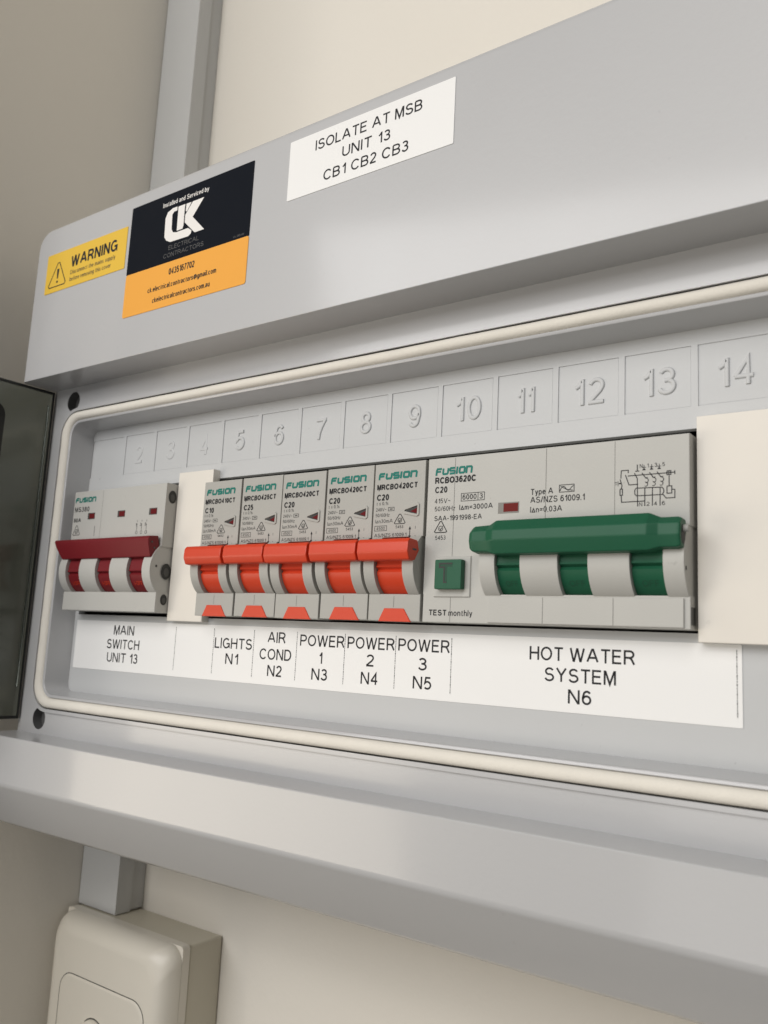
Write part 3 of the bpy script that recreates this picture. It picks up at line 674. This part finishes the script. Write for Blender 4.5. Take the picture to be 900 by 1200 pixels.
CD = {'a': [(55.5, 13.0), (55.6, 14.9), (57.3, 14.9), (57.3, 14.2)], 'b': [(56.6, 13.8), (57.5, 11.3), (59.7, 11.3)],
 'bus': [(57.2, 13.5), (66.5, 13.55), (68.4, 13.6)], 'endt': [(68.3, 14.0), (68.3, 13.1)], 'l1': [(59.5, 16.1), (59.5, 14.5)], 'l1b': [(59.0, 14.5), (60.0, 14.5)],
 'n': [(58.8, 14.1), (59.5, 12.7), (59.6, 6.0)], 'p1': [(60.6, 14.0), (61.5, 12.7), (62.0, 12.8)], 'p2': [(62.4, 14.0), (63.3, 12.7), (63.8, 12.8)], 'p3': [(64.2, 14.0), (65.1, 12.7), (65.6, 12.8)],
 'v1': [(61.3, 10.4), (61.3, 6.0)], 'v2': [(63.1, 10.3), (63.1, 6.0)], 'v3': [(64.9, 10.2), (64.9, 5.9)],
 'box': [(59.2, 10.4), (65.3, 10.25), (65.7, 9.8), (65.8, 9.2), (65.4, 8.5), (59.3, 8.55), (58.9, 9.0), (58.9, 9.9), (59.2, 10.4)],
 'T': [(55.3, 12.8), (55.8, 11.2), (55.6, 10.4)], 'res': [(55.3, 10.4), (55.9, 10.4), (55.9, 8.9), (55.3, 8.9), (55.3, 10.4)], 'resd': [(55.6, 8.8), (55.7, 7.2), (61.4, 7.2)],
 'rel': [(67.0, 12.9), (67.0, 10.4)], 'rbox': [(66.5, 10.4), (67.6, 10.4), (67.6, 8.7), (66.5, 8.7), (66.5, 10.4)], 'rb2': [(67.6, 9.6), (68.3, 9.5), (68.3, 7.6), (66.3, 7.6), (65.5, 8.6)],
 'sq': [(66.5, 14.0), (67.4, 14.0), (67.4, 13.1), (66.5, 13.1), (66.5, 14.0)], 'sqv': [(66.95, 14.0), (66.95, 13.0)]}
for pts in CD.values(): stroke(b, pts, .22, y)
for cx in (61.6, 63.4, 65.2):
    stroke(b, arc(cx, 12.1, .55, 90, -90, 6)+arc(cx-.1, 11.2, .5, 90, -120, 6), .17, y)
    ribbon_poly(b, [(cx-.95, 14.6), (cx-.05, 14.6), (cx-.5, 15.2)], y-.04); stroke(b, [(cx-.5, 15.1), (cx-.5, 15.9)], .17, y); stroke(b, [(cx-.95, 15.3), (cx-.05, 15.3)], .15, y)
for s_, X in (('N', 60.1), ('1', 61.85), ('3', 63.6), ('5', 65.4)): text_bm(b, s_, X, X+(.35 if s_ == '1' else .65), 15.2, .95, y)
for s_, X in (('N', 59.95), ('2', 61.7), ('4', 63.45), ('6', 65.3)): text_bm(b, s_, X, X+.75, 6.0, .95, y)
text_bm(b, 'T', 54.0, 54.6, 11.4, .8, y); stroke(b, [(54.8, 11.2), (54.8, 12.4)], .15, y); stroke(b, [(55.0, 11.8), (55.6, 11.8)], .3, y)
flat('circuit_diagram', b, M_INK, q4)
o = bm_obj('flag_window', box_bm(22.6, 28.6, y-.05, y+.2, 6.1, 9.0), mat('window_bezel_grey', (.22, .21, .19), .5), q4)
b = bmesh.new(); ribbon_poly(b, [(24.2, 6.5), (28.4, 6.5), (28.4, 8.7), (24.2, 8.7)], y-.08); flat('status_flag', b, mat('red_brown_flag', (.16, .022, .02), .7, .15), o)

# ---- cream blanking plates
o = thing('blanking_plate', 'narrow cream blanking plate between the dark red main switch and the row of orange handles', 'blanking plate', (54, 0, 0))
bm_obj('plate', box_bm(.1, 17.7, -3.1, -.02, -24.5, 28.0, .3, 2, front(-3.1)), M_CREAM, o)
bm_obj('clip_body', box_bm(.3, 17.5, -.01, 8, -22.5, 22.5), M_CREAM, o)
o = thing('blanking_plate', 'wide cream blanking plate at right of the green-handled circuit breaker', 'blanking plate', (234, 0, 0))
bm_obj('plate', box_bm(.35, 90.6, -3.6, -.02, -25.2, 27.2, .35, 2, front(-3.6)), M_CREAM, o)
bm_obj('clip_body', box_bm(1, 90, -.01, 8, -22.5, 22.5), M_CREAM, o)

# ================================================================== LABELS AND STICKERS
def sheet(x0, x1, z0, z1, y, th=.18, r=.3): return plate_bm([rrect(x0, x1, z0, z1, r, 3)], y-th, th-.01)
# label strip under the breakers
o = thing('label_strip', 'long white label strip with black circuit names under the row of breakers', 'label', (0, 0, -34))
def dn(ob): ob.location.z = .034; return ob
dn(bm_obj('label_tape', sheet(-1.1, 242.9, -43.4, -25.25, 0), M_LABEL, o, 0))
y = -.215; CH = 3.45
for rows in ((('MAIN', 22.0, 33.6, -28.5), ('SWITCH', 18.6, 37.2, -33.6), ('UNIT 13', 19.3, 36.9, -38.5)), (('LIGHTS', 76.0, 93.2, -31.1), ('N1', 81.5, 87.4, -36.1)),
             (('AIR', 99.9, 107.5, -28.5), ('COND', 96.8, 110.3, -33.8), ('N2', 100.6, 106.8, -38.9)), (('POWER', 113.6, 131.0, -28.9), ('1', 121.4, 122.8, -34.0), ('N3', 118.9, 125.1, -38.9)),
             (('POWER', 132.2, 149.2, -28.9), ('2', 139.3, 142.3, -33.8), ('N4', 137.7, 143.9, -38.9)), (('POWER', 150.5, 167.5, -28.8), ('3', 157.4, 160.4, -33.9), ('N5', 155.9, 162.1, -39.0)),
             (('HOT WATER', 191.4, 218.8, -29.3), ('SYSTEM', 195.6, 214.2, -34.4), ('N6', 202.0, 208.1, -39.5))):
    b = bmesh.new()
    for s_, xa, xb, zc_ in rows: text_bm(b, s_, xa, xb, zc_-CH/2, CH, y, .14)
    dn(flat('circuit_name', b, M_INK, o))
for x in (56.3, 75.4, 93.9, 112.3, 131.2, 149.6, 168.1, 241.8):
    b = bmesh.new()
    for k in range(22): z = -26.4-k*.68-(0 if k % 4 else .03); stroke(b, [(x, z), (x, z-.56)], .14+.06*((k*7+int(x)) % 3 == 0), y)
    dn(flat('dotted_divider', b, M_INK, o))
# upper stickers
HY = -23.5
o = thing('label_sticker', 'white sticker reading ISOLATE AT MSB on the upper cover', 'sticker', (147, HY, 114.5))
def up_(ob): ob.location = -ob.parent.location; return ob
up_(bm_obj('label_tape', sheet(117.0, 176.9, 104.7, 124.5, HY), M_LABEL, o, 0))
b = bmesh.new(); y = HY-.215
bmesh_free = b.free()
for s_, xa, xb, zb_ in (('ISOLATE AT MSB', 127.5, 166.3, 118.4), ('UNIT 13', 138.2, 155.7, 112.9), ('CB1 CB2 CB3', 131.4, 162.2, 107.3)):
    b = bmesh.new(); text_bm(b, s_, xa, xb, zb_, 3.4, y, .14); up_(flat('text_line', b, M_INK, o))
o = thing('warning_sticker', 'small yellow WARNING sticker at the left end of the upper cover', 'sticker', (13.5, HY, 109))
up_(bm_obj('sticker_base', sheet(-11.4, 38.4, 100.9, 117.2, HY), M_YEL, o, 0))
b = bmesh.new(); text_bm(b, 'WARNING', 4.8, 33.2, 109.0, 4.7, y, .19)
stroke(b, [(-9.0, 104.0), (-4.0, 112.8), (-2.9, 112.8), (2.1, 104.0), (1.5, 103.1), (-8.4, 103.1)], .42, y, True)
ribbon_poly(b, [(-3.1, 106.2), (-3.8, 106.2), (-4.2, 110.3), (-2.7, 110.3)], y); ribbon_poly(b, circle(-3.45, 104.9, .55, 10)[::-1], y)
up_(flat('warning_print', b, M_INK, o))
b = bmesh.new(); text_bm(b, 'Disconnect the mains supply', 5.0, 32.5, 106.0, 1.75, y); text_bm(b, 'before removing this cover', 5.0, 30.2, 103.2, 1.75, y)
up_(flat('small_text', b, M_INKG, o))
o = thing('contractor_sticker', 'dark navy and orange contractor sticker with white CK logo on the upper cover', 'sticker', (71, HY, 102))
up_(bm_obj('navy_field', sheet(40.2, 101.5, 97.5, 123.5, HY), M_NAVY, o, 0))
up_(bm_obj('orange_field', sheet(40.2, 101.5, 81.3, 97.49, HY, .18, .8), M_ORA, o, 0))
b = bmesh.new()
ribbon_poly(b, [(73.6, 106.5), (73.4, 105.4), (72.1, 104.7), (63.0, 104.9), (60.8, 105.9), (59.6, 107.5), (59.3, 114.5), (60.3, 116.6), (62.8, 117.5), (65.2, 117.5), (65.2, 116.0), (63.7, 116.0), (62.8, 115.1), (63.1, 109.6), (64.0, 108.2), (65.7, 107.8), (71.7, 107.8)], y)
ribbon_poly(b, [(65.7, 117.3), (69.2, 117.3), (69.1, 115.4), (69.2, 109.4), (68.8, 108.3), (65.9, 108.3)], y)
ribbon_poly(b, [(69.8, 117.2), (72.4, 117.2), (70.3, 114.2), (69.7, 114.6)], y)
ribbon_poly(b, [(73.0, 117.2), (78.6, 117.2), (73.6, 111.4), (79.9, 105.3), (75.3, 105.3), (69.7, 110.4), (69.7, 113.2)], y)
text_bm(b, 'Installed and Serviced by', 57.5, 80.7, 118.9, 1.75, y, .14)
up_(flat('logo_print', b, M_WINK, o))
b = bmesh.new(); text_bm(b, 'ELECTRICAL', 62.4, 77.6, 102.0, 1.6, y, .11); text_bm(b, 'CONTRACTORS', 60.1, 80.3, 99.3, 1.6, y, .11); text_bm(b, 'Lic 285446', 94.5, 99.3, 98.3, .7, y)
up_(flat('dim_print', b, M_GINK, o))
b = bmesh.new(); text_bm(b, '0435167702', 63.8, 76.6, 92.6, 2.4, y, .17); text_bm(b, 'ck.electrical.contractors@gmail.com', 53.3, 87.6, 88.1, 1.9, y, .17); text_bm(b, 'ckelectricalcontractors.com.au', 56.3, 85.0, 83.9, 1.9, y, .17)
up_(flat('contact_print', b, M_INK, o))
